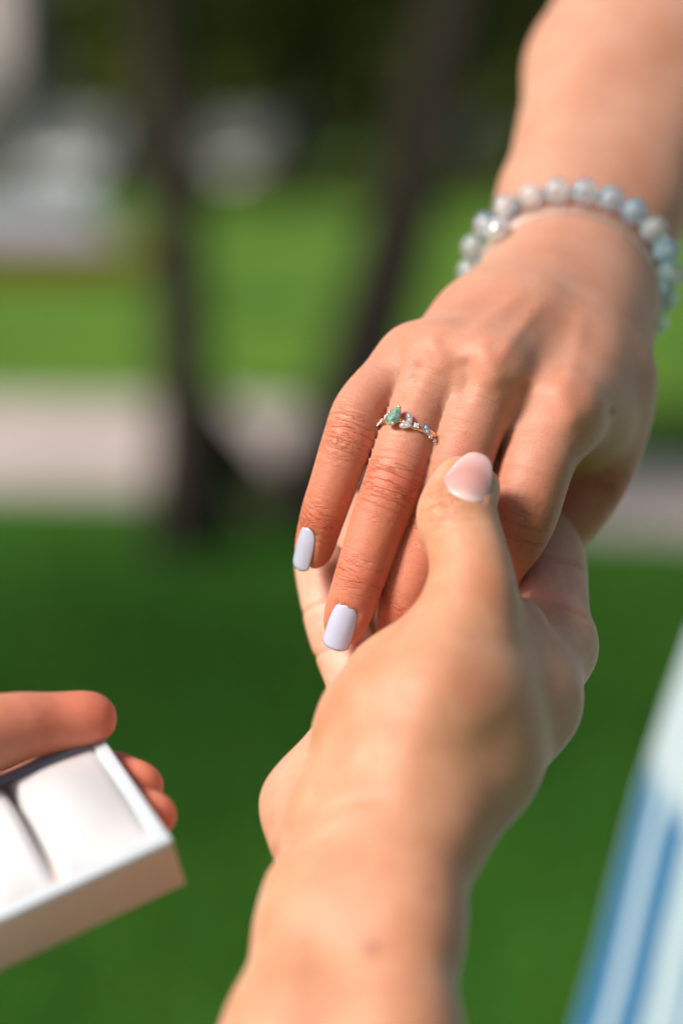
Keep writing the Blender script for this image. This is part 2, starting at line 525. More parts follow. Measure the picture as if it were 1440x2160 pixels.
# grass blades over the lawn that the picture shows nearest
def grass():
    n = 60000
    y = rng.uniform(1.6, 7.6, n); x = rng.uniform(-0.32, 0.32, n) * y
    ok = np.ones(n, bool)
    yn = np.interp(x, [p[0] for p in nn], [p[1] for p in nn])
    ok &= y < yn - 0.04
    x, y = x[ok], y[ok]; n = len(x)
    hgt = rng.uniform(0.025, 0.06, n); az = rng.uniform(0, 2 * np.pi, n); wd = rng.uniform(0.0025, 0.0045, n)
    ln = rng.uniform(0.0, 0.03, n); la = rng.uniform(0, 2 * np.pi, n)
    base = np.stack([x, y, np.zeros(n)], 1)
    sd = np.stack([np.cos(az), np.sin(az), np.zeros(n)], 1) * wd[:, None]
    tip = base + np.stack([np.cos(la) * ln, np.sin(la) * ln, hgt], 1)
    v = np.concatenate([base - sd, base + sd, tip])
    i = np.arange(n)
    me = bpy.data.meshes.new('grass')
    me.from_pydata(v.tolist(), [], np.stack([i, n + i, 2 * n + i], 1).tolist())
    m, nd, l, b = new_mat('grass_blade')
    gi = nd.new('ShaderNodeNewGeometry')
    r = nd.new('ShaderNodeValToRGB')
    r.color_ramp.elements[0].color = (0.020, 0.13, 0.014, 1); r.color_ramp.elements[1].color = (0.085, 0.29, 0.035, 1)
    l.new(gi.outputs['Random Per Island'], r.inputs['Fac']); l.new(r.outputs['Color'], b.inputs['Base Color'])
    b.inputs['Roughness'].default_value = 0.6
    b.inputs['Specular IOR Level'].default_value = 0.15
    o = put('grass', me, None, m, False)
    tag(o, 'short green grass of the near lawn', 'grass', kind='stuff')
grass()

# ------------------------------------------------------------------ trees
BARK = simple('bark', (0.055, 0.042, 0.03), 0.95, noise=0.45, scale=14, bump=0.02, bscale=25)
def leaf_mat(name, c1, c2):
    m, n, l, b = new_mat(name)
    gi = n.new('ShaderNodeNewGeometry')
    r = n.new('ShaderNodeValToRGB')
    r.color_ramp.elements[0].color = (*c1, 1); r.color_ramp.elements[1].color = (*c2, 1)
    l.new(gi.outputs['Random Per Island'], r.inputs['Fac']); l.new(r.outputs['Color'], b.inputs['Base Color'])
    b.inputs['Roughness'].default_value = 0.7
    b.inputs['Specular IOR Level'].default_value = 0.2
    tr = n.new('ShaderNodeBsdfTranslucent'); l.new(r.outputs['Color'], tr.inputs['Color'])
    mx = n.new('ShaderNodeMixShader'); mx.inputs[0].default_value = 0.3
    l.new(b.outputs[0], mx.inputs[1]); l.new(tr.outputs[0], mx.inputs[2])
    l.new(mx.outputs[0], n['Material Output'].inputs['Surface'])
    return m
LEAF_D = leaf_mat('leaf_dark', (0.015, 0.035, 0.006), (0.12, 0.15, 0.022))
LEAF_M = leaf_mat('leaf_mid', (0.03, 0.065, 0.01), (0.20, 0.23, 0.035))

def tube(path, radii, seg_n=10):
    path = np.asarray(path, float)
    vs, fs = [], []
    for i, p in enumerate(path):
        t = path[min(i + 1, len(path) - 1)] - path[max(i - 1, 0)]; t /= np.linalg.norm(t)
        a = np.cross(t, [0.31, 0.95, 0.05]); a /= np.linalg.norm(a); b = np.cross(t, a)
        for k in range(seg_n):
            th = 2 * math.pi * k / seg_n
            vs.append(p + radii[i] * (math.cos(th) * a + math.sin(th) * b))
    for i in range(len(path) - 1):
        for k in range(seg_n):
            k2 = (k + 1) % seg_n
            fs.append((i * seg_n + k, i * seg_n + k2, (i + 1) * seg_n + k2, (i + 1) * seg_n + k))
    n0 = len(vs)
    fs.append(tuple(range(seg_n))[::-1]); fs.append(tuple(range(n0 - seg_n, n0)))
    return vs, fs

def leaves(centers, rad, n, size):
    """leaf-sized faces spread through clumps"""
    centers = np.array(centers); rad = np.array(rad)
    ci = rng.integers(0, len(centers), n)
    d = rng.normal(size=(n, 3)); d /= np.linalg.norm(d, axis=1)[:, None]
    p = centers[ci] + d * (rad[ci] * rng.uniform(0.25, 1.0, n) ** 0.5)[:, None] * np.array([1, 1, 0.75])
    u = rng.normal(size=(n, 3)); u /= np.linalg.norm(u, axis=1)[:, None]
    w = np.cross(u, rng.normal(size=(n, 3))); w /= np.linalg.norm(w, axis=1)[:, None]
    sz = size * rng.uniform(0.6, 1.3, n)[:, None]
    v = np.concatenate([p - u * sz, p + w * sz * 0.45, p + u * sz, p - w * sz * 0.45])
    i = np.arange(n)
    return v.tolist(), np.stack([i, n + i, 2 * n + i, 3 * n + i], 1).tolist()

def tree(label, base, lean, h_trunk, r0, crown_c, crown_r, nclump, nleaf, lsize, lm, group, low=()):
    t = thing('tree', label, 'tree', base, group)
    bx, by = base[0], base[1]
    vs, fs = [], []
    hs = np.linspace(0, 1, 9)
    path = [np.array([bx + lean[0] * s * h_trunk + 0.03 * math.sin(5 * s + bx), by + lean[1] * s * h_trunk, s * h_trunk]) for s in hs]
    rad = [r0 * (1.35 if s == 0 else 1.0) * (1 - 0.45 * s) for s in hs]
    a, b = tube(path, rad, 12); vs += a; fs += b
    top = path[-1]
    cl, cr = [], []
    for k in range(nclump):
        d = rng.normal(size=3); d /= np.linalg.norm(d)
        c = np.array(crown_c) + d * np.array(crown_r) * rng.uniform(0.35, 1.0)
        cl.append(c); cr.append(rng.uniform(0.16, 0.40) * min(crown_r))
    for c in low:
        cl.append(np.array(c[:3])); cr.append(c[3])
    for c in cl[:: max(1, len(cl) // 14)]:
        mid = (top + c) / 2 + rng.normal(size=3) * 0.1
        a, b = tube([path[6], path[8] * 0.5 + mid * 0.5, mid, c], [r0 * 0.42, r0 * 0.32, r0 * 0.22, r0 * 0.07], 6)
        o = len(vs); vs += a; fs += [tuple(i + o for i in f) for f in b]
    put('trunk', mesh('trunk', vs, fs), t, BARK)
    v, f = leaves(cl, cr, nleaf, lsize)
    me = bpy.data.meshes.new('crown'); me.from_pydata(v, [], f)
    put('crown', me, t, lm, False)
    return t

bA = ground(402, 1165); bB = ground(655, 1110)
G = 'park trees around the lawn'
tree('slim upright tree at the path edge with dark bark', tuple(bA), (-0.055, 0.0), 2.6, 0.105,
     (bA[0] - 0.4, bA[1] + 0.8, 3.2), (2.2, 1.6, 1.25), 60, 7000, 0.075, LEAF_M, G, low=[(bA[0] + x, bA[1] + 0.9 + 0.3 * math.sin(7 * x), 1.95 + 0.16 * math.sin(3 * x), 0.30) for x in (-0.3, 0.15)])
tree('tree leaning away from the slim upright one, with thick dark trunk', tuple(bB), (0.27, 0.05), 2.5, 0.155,
     (bB[0] + 0.9, bB[1] + 0.9, 3.1), (2.0, 1.6, 1.2), 60, 7000, 0.075, LEAF_D, G, low=[(bB[0] + x, bB[1] + 1.0 + 0.3 * math.sin(5 * x), 1.85 + 0.13 * math.sin(4 * x), 0.32) for x in (-0.2, 0.15, 0.45, 0.85, 1.2)])
# the tree whose crown shades the near lawn, left of the frame
tree('broad shade tree standing beside the lawn out on its own', (-5.4, 2.2, 0), (0.1, -0.03), 3.4, 0.2,
     (-4.7, 2.0, 4.9), (1.9, 2.5, 1.3), 80, 2700, 0.11, LEAF_M, G)
# dark shrub at the foot of the leaning tree
def shrub(label, c, r, n, size, lm, h=1.0, name='shrub', stem_r=0.01):
    t = thing(name, label, 'shrub', (c[0], c[1], 0), 'shrubs and hedging plants')
    cl, cr = [], []
    for k in range(10):
        d = rng.normal(size=3); d /= np.linalg.norm(d)
        cl.append(np.array([c[0], c[1], h * 0.55]) + d * np.array([r, r, h * 0.5]) * rng.uniform(0.2, 0.7)); cr.append(r * 0.45)
    v, f = leaves(cl, cr, n, size)
    v = [(p[0], p[1], max(0.005, p[2])) for p in v]
    me = bpy.data.meshes.new('foliage'); me.from_pydata(v, [], f); put('foliage', me, t, lm, False)
    vs, fs = [], []
    for k in range(5):
        a, b = tube([(c[0] + rng.normal() * r * .1, c[1], 0), tuple(np.array(cl[k]) * 0.5 + np.array([c[0], c[1], 0.2 * h]) * 0.5), cl[k]], [stem_r, stem_r * .7, stem_r * .3], 5)
        o = len(vs); vs += a; fs += [tuple(i + o for i in q) for q in b]
    put('stem', mesh('stem', vs, fs), t, BARK)
g0 = ground(575, 1090)
g1 = ground(455, 1150)
shrub('tuft of dark green shoots at the foot of the slim upright tree', g1, 0.09, 700, 0.03, LEAF_D, 0.16)
shrub('small dark green shrub at the foot of the leaning tree', g0, 0.10, 900, 0.035, LEAF_D, 0.22)

for i, x in enumerate((-3.4, -1.6, 0.3, 2.1, 3.9, 6.0)):
    shrub('low rounded hedge bush before the parked vans', (x, 41 + 0.5 * math.sin(3 * i), 0), 1.1, 1500, 0.11, LEAF_M if i % 2 else LEAF_D, 0.95 + 0.12 * math.sin(5 * i), 'hedge_bush', 0.03)
# far trees beyond the road, dark against the light
far_labels = ['dense dark tree beyond the road', 'broad olive green tree beyond the road']
for i, (x, y, h) in enumerate([(-13.5, 57, 7.5), (-5.2, 58, 8.5), (-1.2, 56, 8), (2.9, 57, 8.5), (7, 56, 8), (11.2, 58, 8.5), (15.6, 57, 8), (-7.6, 66, 9), (-2.9, 66, 9), (1.2, 67, 9), (5.2, 66, 9)]):
    lm = LEAF_D if i % 2 == 0 else LEAF_M
    tree(far_labels[i % 2], (x, y, 0), (rng.uniform(-.05, .05), 0), 2.6, 0.2, (x, y, h * 0.55), (2.9, 2.2, h * 0.5), 34, 3200, 0.34, lm, 'trees beyond the road')

# ================================================================== CARS far behind
def car(label, loc, colour, rz):
    t = thing('parked_van', label, 'van', loc, 'vans parked along the far road')
    M = Matrix.Translation(loc) @ Matrix.Rotation(rz, 4, 'Z')
    def part(name, v, f, m, parent=t, smooth=False):
        return put(name, mesh(name, [M @ Vector(p) for p in v], f), parent, m, smooth)
    prof = [(-2.1, .32), (-2.15, .62), (-2.13, .95), (-2.08, 1.12), (-1.98, 1.78), (-.2, 1.9), (.85, 1.82), (1.40, 1.05), (2.0, .9), (2.15, .6), (2.1, .32)]
    ws = [.78, .82, .86, .86, .74, .74, .72, .86, .84, .8, .78]
    v = [(x, -w, z) for (x, z), w in zip(prof, ws)] + [(x, w, z) for (x, z), w in zip(prof, ws)]
    k = len(prof)
    f = [(i, i + 1, k + i + 1, k + i)[::-1] for i in range(k - 1)] + [(0, k, 2 * k - 1, k - 1)]
    for o, fl in ((0, 1), (k, 0)):
        for q in [(0, 1, 9, 10), (1, 2, 8, 9), (2, 3, 7, 8), (3, 4, 6, 7), (4, 5, 6)]:
            q = tuple(o + i for i in q); f.append(q[::-1] if fl else q)
    part('body', v, f, simple('van_paint', [c * 0.5 for c in colour], 0.5, noise=0.03, scale=2, Coat_Weight=0.1))
    part('windscreen', [(.905, -.62, 1.775), (1.36, -.72, 1.14), (1.36, .72, 1.14), (.905, .62, 1.775)], [(0, 1, 2, 3)], CARGLASS)
    part('rear_window', [(-2.0, -.6, 1.72), (-2.09, -.74, 1.16), (-2.09, .74, 1.16), (-2.0, .6, 1.72)], [(3, 2, 1, 0)], CARGLASS)
    for s in (-1, 1):
        for x0, x1, z0a, z1 in ((-1.8, -.1, 1.14, 1.7), (0, 1.25, 1.14, 1.7)):
            part('side_window', [(x0, s * .862, 1.14), (x1, s * .862, 1.14), (min(x1, .85), s * .762, z1), (max(x0, -1.75), s * .762, z1)], [(0, 1, 2, 3) if s < 0 else (3, 2, 1, 0)], CARGLASS)
        for x in (-1.35, 1.35):
            vs, fs = [], []
            for yy in (s * .68, s * .86):
                for a in range(16):
                    vs.append((x + .31 * math.cos(a * math.pi / 8), yy, .31 + .31 * math.sin(a * math.pi / 8)))
            fs = [(a, (a + 1) % 16, 16 + (a + 1) % 16, 16 + a) for a in range(16)] + [tuple(range(16)), tuple(range(31, 15, -1))]
            w = part('wheel', vs, fs, TYRE)
            vs = [(x + .19 * math.cos(a * math.pi / 8), s * .866, .31 + .19 * math.sin(a * math.pi / 8)) for a in range(16)]
            put('rim', mesh('rim', [M @ Vector(p) for p in vs], [tuple(range(16))]), w, RIM, False)
        part('headlight', [(2.09, s * .45, .62), (2.155, s * .45, .56), (2.13, s * .76, .56), (2.05, s * .76, .68)], [(0, 1, 2, 3)], RIM)
CARGLASS = simple('car_glass', (0.055, 0.06, 0.055), 0.34, 0.9)
TYRE = simple('tyre', (0.02, 0.02, 0.02), 0.9, noise=0.2)
RIM = simple('wheel_rim', (0.6, 0.6, 0.62), 0.3, 0.9)
car('silver parked van beyond the slim upright tree', (-5.6, 47.0, 0), (0.30, 0.32, 0.34), math.radians(-108))
car('grey parked van between the two near trunks', (-1.9, 47.6, 0), (0.06, 0.07, 0.07), math.radians(-112))
car('dark parked van beyond the leaning tree', (2.6, 48.2, 0), (0.05, 0.05, 0.06), math.radians(-115))
# pale building at far left
def building():
    t = thing('pale_building', 'pale pinkish low building far behind the trees', 'building', (-16, 62, 0))
    WALL = simple('render_wall', (0.62, 0.54, 0.52), 0.9, noise=0.06, scale=0.8)
    def box(name, x0, x1, y0, y1, z0, z1, m, parent):
        v = [(x, y, z) for x in (x0, x1) for y in (y0, y1) for z in (z0, z1)]
        return put(name, mesh(name, v, [(0, 1, 3, 2), (4, 6, 7, 5), (0, 4, 5, 1), (2, 3, 7, 6), (0, 2, 6, 4), (1, 5, 7, 3)]), parent, m, False)
    box('wall', -26, -9.7, 60, 70, 0, 7.5, WALL, t)
    box('roof', -26.5, -9.2, 59.5, 70.5, 7.5, 7.9, ASPH, t)
    for fl in (1.0, 4.3):
        for k in range(6):
            x = -25.5 + k * 2.6
            w = box('window', x, x + 1.4, 59.93, 60.0, fl, fl + 1.9, RIM, t)
            put('pane', mesh('pane', [(x + .1, 59.925, fl + .1), (x + 1.3, 59.925, fl + .1), (x + 1.3, 59.925, fl + 1.8), (x + .1, 59.925, fl + 1.8)], [(0, 1, 2, 3)]), w, CARGLASS, False)
building()
# low bed of orange flowers on the far lawn's edge
def flower_bed():
    n = 5000
    x = rng.uniform(-4.2, -2.0, n); y = rng.uniform(19.2, 20.6, n); z = rng.uniform(0.02, 0.3, n)
    p = np.stack([x, y, z], 1)
    u = rng.normal(size=(n, 3)); u /= np.linalg.norm(u, axis=1)[:, None]
    w = np.cross(u, rng.normal(size=(n, 3))); w /= np.linalg.norm(w, axis=1)[:, None]
    s = 0.04
    v = np.concatenate([p - u * s, p + w * s, p + u * s, p - w * s]); i = np.arange(n)
    me = bpy.data.meshes.new('flower_bed'); me.from_pydata(v.tolist(), [], np.stack([i, n + i, 2 * n + i, 3 * n + i], 1).tolist())
    m = leaf_mat('flower_mix', (0.05, 0.12, 0.02), (0.55, 0.2, 0.05))
    tag(put('flower_bed', me, None, m, False), 'low bed of orange flowers at the far edge of the lawn', 'flower bed', kind='stuff')
flower_bed()

# ================================================================== WOMAN
woman_base = (0.402, 0.84, 0.0)
woman = thing('person', 'person in a blue and white striped dress holding out a hand wearing the ring', 'person', woman_base)
SKIN_W = skin_mat('skin_tan', (0.90, 0.78, 0.73), 0.0034, 0.53, 0.0006)
ND = np.array([0.29, 0.79, -0.52])           # dorsal normal of her hand
F_DORS = np.array([0.02, 0.30, -0.95])

w_pinky = Chain([(862, 752, 578, 7.6), (768, 850, 566, 7.4), (737, 925, 562, 7.35), (700, 1030, 562, 6.5), (680, 1090, 564, 6.2), (664, 1150, 568, 5.5), (660, 1165, 569, 4.6)], (-0.5, 0.2, -0.85))
w_ring = Chain([(925, 768, 571, 8.0), (872, 890, 560, 7.9), (826, 1025, 556, 8.05), (790, 1125, 556, 7.5), (762, 1208, 557, 7.05), (735, 1290, 559, 6.5), (726, 1318, 560, 5.6)], (-0.12, 0.25, -0.96))
w_mid = Chain([(1032, 790, 568, 8.4), (984, 925, 559, 9.2), (930, 1098, 558, 8.9), (888, 1195, 560, 8.2), (856, 1280, 564, 7.7), (840, 1380, 574, 6.6), (834, 1400, 575, 5.6)], (-0.05, 0.25, -0.96))
w_index = Chain([(1182, 878, 572, 9.2), (1130, 985, 560, 10.2), (1098, 1105, 558, 9.0), (1050, 1190, 566, 7.8), (1010, 1270, 577, 7.2), (970, 1350, 584, 6.4), (960, 1370, 585, 5.5)], (0.10, 0.25, -0.96))
w_thumb = Chain([(1292, 800, 600, 12.0), (1285, 935, 598, 10.0), (1252, 1020, 596, 9.4), (1205, 1090, 594, 8.8), (1150, 1150, 590, 7.8), (1110, 1185, 588, 7.0)], (0.8, 0.1, -0.6))
wch = [w_pinky, w_ring, w_mid, w_index, w_thumb]

WR = P(1196, 575, 634)
palm = []
def mc(a, b, ra, rb): palm.append(seg(a, b, ra, rb))
# metacarpals from the wrist to the knuckles
mc((1122, 622, 634), (882, 762, 578), 11.5, 8.0)
mc((1150, 590, 630), (935, 768, 571), 16.5, 9.2)
mc((1200, 590, 627), (1038, 788, 567), 16.5, 9.8)
mc((1250, 612, 630), (1184, 870, 569), 15.5, 10.4)
for a_, b_, r_ in (((1150, 590, 630), (935, 768, 569), 9.6), ((1200, 590, 627), (1038, 788, 565), 10.2), ((1250, 612, 630), (1184, 870, 568), 10.6)):
    mid_ = tuple(0.58 * b_[i] + 0.42 * a_[i] for i in range(3))
    mc(mid_, b_, r_ + 4.0, r_)
    mc(a_, mid_, 15.5, r_ + 4.0)
# the fleshy palm below and the thumb side
mc((1180, 690, 645), (1010, 850, 590), 13, 11)
mc((1240, 700, 640), (1150, 930, 590), 14, 11)
mc((1130, 690, 645), (905, 830, 590), 11, 8)
mc((1270, 660, 632), (1282, 860, 602), 13.5, 12)
mc((1260, 800, 600), (1240, 900, 590), 12, 10)
# webs between the fingers
mc((895, 800, 577), (845, 845, 574), 6.5, 5.0)
mc((985, 810, 572), (938, 860, 570), 6.5, 5.0)
mc((1105, 850, 573), (1065, 895, 570), 7.5, 5.5)
mc((1070, 890, 576), (1040, 985, 574), 7, 6)
mc((1275, 650, 630), (1245, 880, 586), 13.5, 11.5)
mc((1250, 660, 622), (1215, 850, 578), 13, 10)
# wrist and forearm (two bones side by side)
mc((1112, 618, 638), (1178, 430, 662), 16.5, 19)
mc((1268, 622, 640), (1322, 440, 666), 15.5, 18.5)
mc((1178, 430, 662), (1262, 150, 702), 19, 24.5)
mc((1322, 440, 666), (1428, 150, 708), 18.5, 25)
mc((1262, 150, 702), (1418, -190, 762), 24.5, 29)
mc((1428, 150, 708), (1560, -190, 766), 25, 30)
mc((1195, 612, 633), (1250, 430, 664), 16.5, 19.5)
mc((1250, 430, 664), (1345, 150, 704), 19.5, 27)
mc((1345, 150, 704), (1490, -190, 764), 27, 32)
# knuckle heads
for c, r in (((864, 748, 573), 5.6), ((924, 752, 566), 6.0), ((1030, 776, 562), 6.8), ((1184, 862, 564), 6.8)):
    mc(c, (c[0] + 2, c[1] + 6, c[2] + 1), r, r)

WN = [(0, w_pinky.joint_s[4] + 2.0, w_pinky.L + 4.2, 7.2, 0.06), (1, w_ring.joint_s[4] + 8.4, w_ring.L + 6.2, 9.6, 0.04),
      (2, w_mid.joint_s[4] + 9, w_mid.L + 7, 9.2, 0), (3, w_index.joint_s[4] + 9, w_index.L + 7, 9.2, 0), (4, w_thumb.joint_s[3] + 8, w_thumb.L + 7, 10, 0)]

def woman_colour(I):
    base = np.array([0.55, 0.29, 0.20]); red = np.array([0.62, 0.185, 0.10]); arm = np.array([0.54, 0.30, 0.21])
    n = len(I['v'])
    t = I['fw'] * np.clip((I['S'] - 8) / 45, 0, 1)
    far_ = np.clip((I['v'][:, 2] - 585) / 60, 0, 1)
    col = mixc(base, arm, far_)
    col = col * (1 - 0.6 * t[:, None]) + mixc(base, red, np.ones(n)) * (0.6 * t[:, None])
    wr = np.full(n, 0.085) * I['fw']
    dors = np.clip(np.cos(I['TH']) * 1.3 + 0.1, 0, 1)
    for k, c in enumerate(wch):
        m = (I['fid'] == k) * I['fw'] * (0.45 if k == 3 else 1.0)
        j = c.joint_s
        for s0, wd, am in ((j[2], 5.4, 0.85), (j[4], 3.8, 0.75)):
            g = np.exp(-((I['S'] - s0) / wd) ** 2)
            wr += m * g * am * dors
            g2 = np.exp(-((I['S'] - s0) / (wd * 0.8)) ** 2) * m * dors * 0.55
            col = col * (1 - g2[:, None]) + np.array([0.60, 0.17, 0.10])[None] * g2[:, None]
        g = np.exp(-((I['S'] - 8) / 9) ** 2)
        wr += m * g * 0.10 * dors
    for kp, r, am in (((1030, 762, 552), 11, 0.55), ((1186, 852, 553), 11, 0.55), ((922, 738, 556), 9, 0.4), ((850, 725, 562), 9, 0.35)):
        g = np.exp(-(np.linalg.norm(I['v'] - P(*kp), axis=1) / r) ** 2) * am
        col = col * (1 - g[:, None]) + np.array([0.64, 0.27, 0.18])[None] * g[:, None]
    moles(I, col, [(1290, 868, 1.0, 0.75), (1120, 655, 0.7, 0.4), (1246, 930, 0.6, 0.4)])
    return np.clip(col, 0, 1), np.clip(wr, 0, 1.2)

w_creases = [  # tendons and veins raised (negative depth), folds sunk
    ([(1040, 775), (1090, 700), (1150, 630)], 17, -0.55, 500, 640),
    ([(930, 745), (1020, 680), (1110, 615)], 15, -0.45, 500, 640),
    ([(1185, 850), (1210, 750), (1230, 650)], 20, -0.45, 500, 640),
    ([(1018, 742), (1026, 758), (1034, 776), (1040, 792)], 24, -1.0, 500, 600),
    ([(1172, 828), (1182, 845), (1192, 862), (1200, 880)], 27, -1.0, 500, 600),
    ([(912, 728), (920, 740), (928, 752), (934, 766)], 19, -0.7, 500, 600),
    ([(975, 750), (985, 800), (960, 850)], 18, 1.2, 500, 600),
    ([(1105, 800), (1100, 850), (1075, 890)], 22, 1.0, 500, 600),
    ([(885, 760), (870, 800), (845, 850)], 13, 0.8, 500, 600),
]
body_w, infoW, qW = build_skin('body', P(600, 1450, 540) * [1, 1, 0] + [0, 0, 540], (158, 237, 785), 0.9, palm, wch, 6.0, 9.0,
                               woman_colour, SKIN_W, woman, w_creases, WN)
body_w['label'] = 'tanned hand and forearm reaching down'

NAILP = simple('nail_polish', (0.45, 0.46, 0.60), 0.12, noise=0.02, scale=300, Coat_Weight=0.8, Coat_Roughness=0.05)
for k, (ci, s0, s1, wd, ph) in enumerate(WN):
    put('nail', nail_mesh(wch[ci], s0, s1, wd, ph, 0.25, 0.10, 0.5, 0.5, 0.80), woman, NAILP)

# ------------------------------------------------------------------ dress (clothing of the woman)
def dress():
    cx, cy = woman_base[0], woman_base[1]
    zs = [1.46, 1.40, 1.30, 1.20, 1.15, 1.09, 1.035, 1.0, 0.96, 0.92, 0.88, 0.84, 0.74, 0.62, 0.5, 0.42]
    rs = [0.09, 0.15, 0.165, 0.155, 0.165, 0.215, 0.246, 0.255, 0.263, 0.270, 0.277, 0.286, 0.312, 0.34, 0.365, 0.385]
    N = 240
    v, f, uv = [], [], []
    for z, r in zip(zs, rs):
        pl = 0.0 if z > 1.1 else min(1, (1.1 - z) / 0.15)
        for k in range(N):
            th = 2 * math.pi * k / N
            w = pl * (0.012 * math.sin(32 * th + 2 * z) + 0.006 * math.sin(47 * th + 1.3)) * (0.4 + 2.2 * max(0, 1.0 - z))
            v.append((cx + (r * 1.0 + w) * math.cos(th), cy + (r * 0.72 + w) * math.sin(th), z)); uv.append((k / N, z, 0))
    for i in range(len(zs) - 1):
        for k in range(N):
            k2 = (k + 1) % N
            f.append((i * N + k, (i + 1) * N + k, (i + 1) * N + k2, i * N + k2))
    me = mesh('dress', v, f)
    a = me.attributes.new('cloth_uv', 'FLOAT_VECTOR', 'POINT'); a.data.foreach_set('vector', np.array(uv, np.float32).ravel())
    m, n, l, b = new_mat('striped_cotton')
    at = n.new('ShaderNodeAttribute'); at.attribute_name = 'cloth_uv'
    sx = n.new('ShaderNodeSeparateXYZ'); l.new(at.outputs['Vector'], sx.inputs[0])
    mu = n.new('ShaderNodeMath'); mu.operation = 'MULTIPLY'; mu.inputs[1].default_value = 2 * math.pi * 84; l.new(sx.outputs[0], mu.inputs[0])
    sn = n.new('ShaderNodeMath'); sn.operation = 'SINE'; l.new(mu.outputs[0], sn.inputs[0])
    no = n.new('ShaderNodeTexNoise'); no.inputs['Scale'].default_value = 14
    vm = n.new('ShaderNodeVectorMath'); vm.operation = 'MULTIPLY'; vm.inputs[1].default_value = (30, 0.6, 1); l.new(at.outputs['Vector'], vm.inputs[0]); l.new(vm.outputs[0], no.inputs['Vector'])
    ad = n.new('ShaderNodeMath'); ad.operation = 'ADD'; l.new(sn.outputs[0], ad.inputs[0]); l.new(no.outputs['Fac'], ad.inputs[1])
    r = n.new('ShaderNodeValToRGB')
    r.color_ramp.elements[0].position = 0.2; r.color_ramp.elements[0].color = (0.012, 0.11, 0.25, 1)
    r.color_ramp.elements[1].position = 0.85; r.color_ramp.elements[1].color = (0.36, 0.46, 0.52, 1)
    l.new(ad.outputs[0], r.inputs['Fac'])
    zr = n.new('ShaderNodeMapRange'); zr.inputs[1].default_value = 0.965; zr.inputs[2].default_value = 0.98; l.new(sx.outputs[1], zr.inputs[0])
    mx = n.new('ShaderNodeMix'); mx.data_type = 'RGBA'; mx.inputs['B'].default_value = (0.38, 0.45, 0.50, 1)
    l.new(zr.outputs[0], mx.inputs['Factor']); l.new(r.outputs['Color'], mx.inputs['A']); l.new(mx.outputs['Result'], b.inputs['Base Color'])
    b.inputs['Roughness'].default_value = 0.85
    put('dress', me, woman, m)
    # sleeve over the upper arm, out of the frame
    e0 = W(P(1480, -165, 760)); e1 = np.array([cx - 0.16, cy - 0.02, 1.36])
    mid = e0 * 0.55 + e1 * 0.45
    vs, fs = tube([e0, e0 * .75 + mid * .25, mid, e1], [0.050, 0.056, 0.060, 0.075], 24)
    put('sleeve', mesh('sleeve', vs, fs), woman, m2)
m2 = simple('white_cotton', (0.72, 0.80, 0.86), 0.85, bump=0.0006, bscale=500)
dress()

# ================================================================== MAN
man = thing('person', 'person with fair bare arms holding the other hand and a ring box', 'person', (-0.02, -0.12, 0.0))
SKIN_M = skin_mat('skin_fair', (0.86, 0.70, 0.62), 0.0036, 0.5, 0.0005)
m_thumb = Chain([(985, 1340, 517, 12.5), (995, 1235, 522, 11.2), (982, 1150, 528, 10.2), (964, 1096, 533, 10.7), (967, 1066, 536, 10.0), (978, 1038, 539, 9.3), (981, 1031, 540, 9.0)], (0.08, 0.30, -0.95))
m_index = Chain([(1160, 1370, 560, 11.4), (1160, 1260, 572, 10.8), (1158, 1170, 584, 10.0), (1120, 1095, 594, 9.2), (1060, 1060, 600, 8.6), (985, 1050, 602, 8.2), (930, 1040, 602, 7.2)], (0.6, 0.3, 0.9))
m_mid = Chain([(1050, 1430, 577, 12), (965, 1290, 592, 10), (905, 1170, 600, 9), (870, 1100, 602, 8.2), (855, 1060, 602, 7.4)], (0.1, -0.1, 1))
m_ring = Chain([(930, 1490, 572, 11.5), (850, 1330, 588, 9.4), (790, 1210, 594, 8.6), (755, 1130, 596, 8.0), (742, 1085, 596, 7.0)], (0, -0.1, 1))
m_pinky = Chain([(830, 1580, 556, 11.5), (752, 1430, 572, 9.0), (712, 1330, 580, 8.7), (690, 1250, 584, 8.1), (680, 1200, 586, 7.9), (676, 1188, 587, 7.2)], (-0.2, -0.1, 1))
mch = [m_thumb, m_index, m_mid, m_ring, m_pinky]
palm = []
# thumb metacarpal, thenar muscle
mc((990, 1280, 520), (915, 1500, 508), 11.5, 18.5)
mc((950, 1410, 517), (832, 1540, 514), 12.5, 20.5)
mc((915, 1500, 508), (840, 1700, 503), 18.5, 18.5)
mc((838, 1435, 527), (775, 1570, 526), 11, 14)
mc((912, 1352, 524), (838, 1435, 527), 7.5, 11)
# web and index side of the hand
mc((1065, 1345, 533), (1000, 1490, 514), 12, 16)
mc((1160, 1352, 558), (1105, 1480, 534), 11.4, 13.5)
mc((1105, 1480, 534), (1000, 1610, 513), 13.5, 15)
mc((1000, 1610, 513), (905, 1740, 499), 15, 15.5)
mc((1100, 1480, 552), (990, 1610, 530), 13, 15)
mc((1160, 1370, 562), (1050, 1440, 572), 11, 11)
mc((1050, 1440, 572), (840, 1570, 558), 12, 11)
# palm body
mc((985, 1480, 555), (860, 1640, 530), 16.5, 17)
mc((880, 1560, 550), (760, 1650, 534), 14, 15)
# heel of the palm, little finger side
mc((735, 1600, 546), (652, 1700, 532), 13, 11.2)
mc((652, 1700, 532), (650, 1790, 520), 11.2, 10)
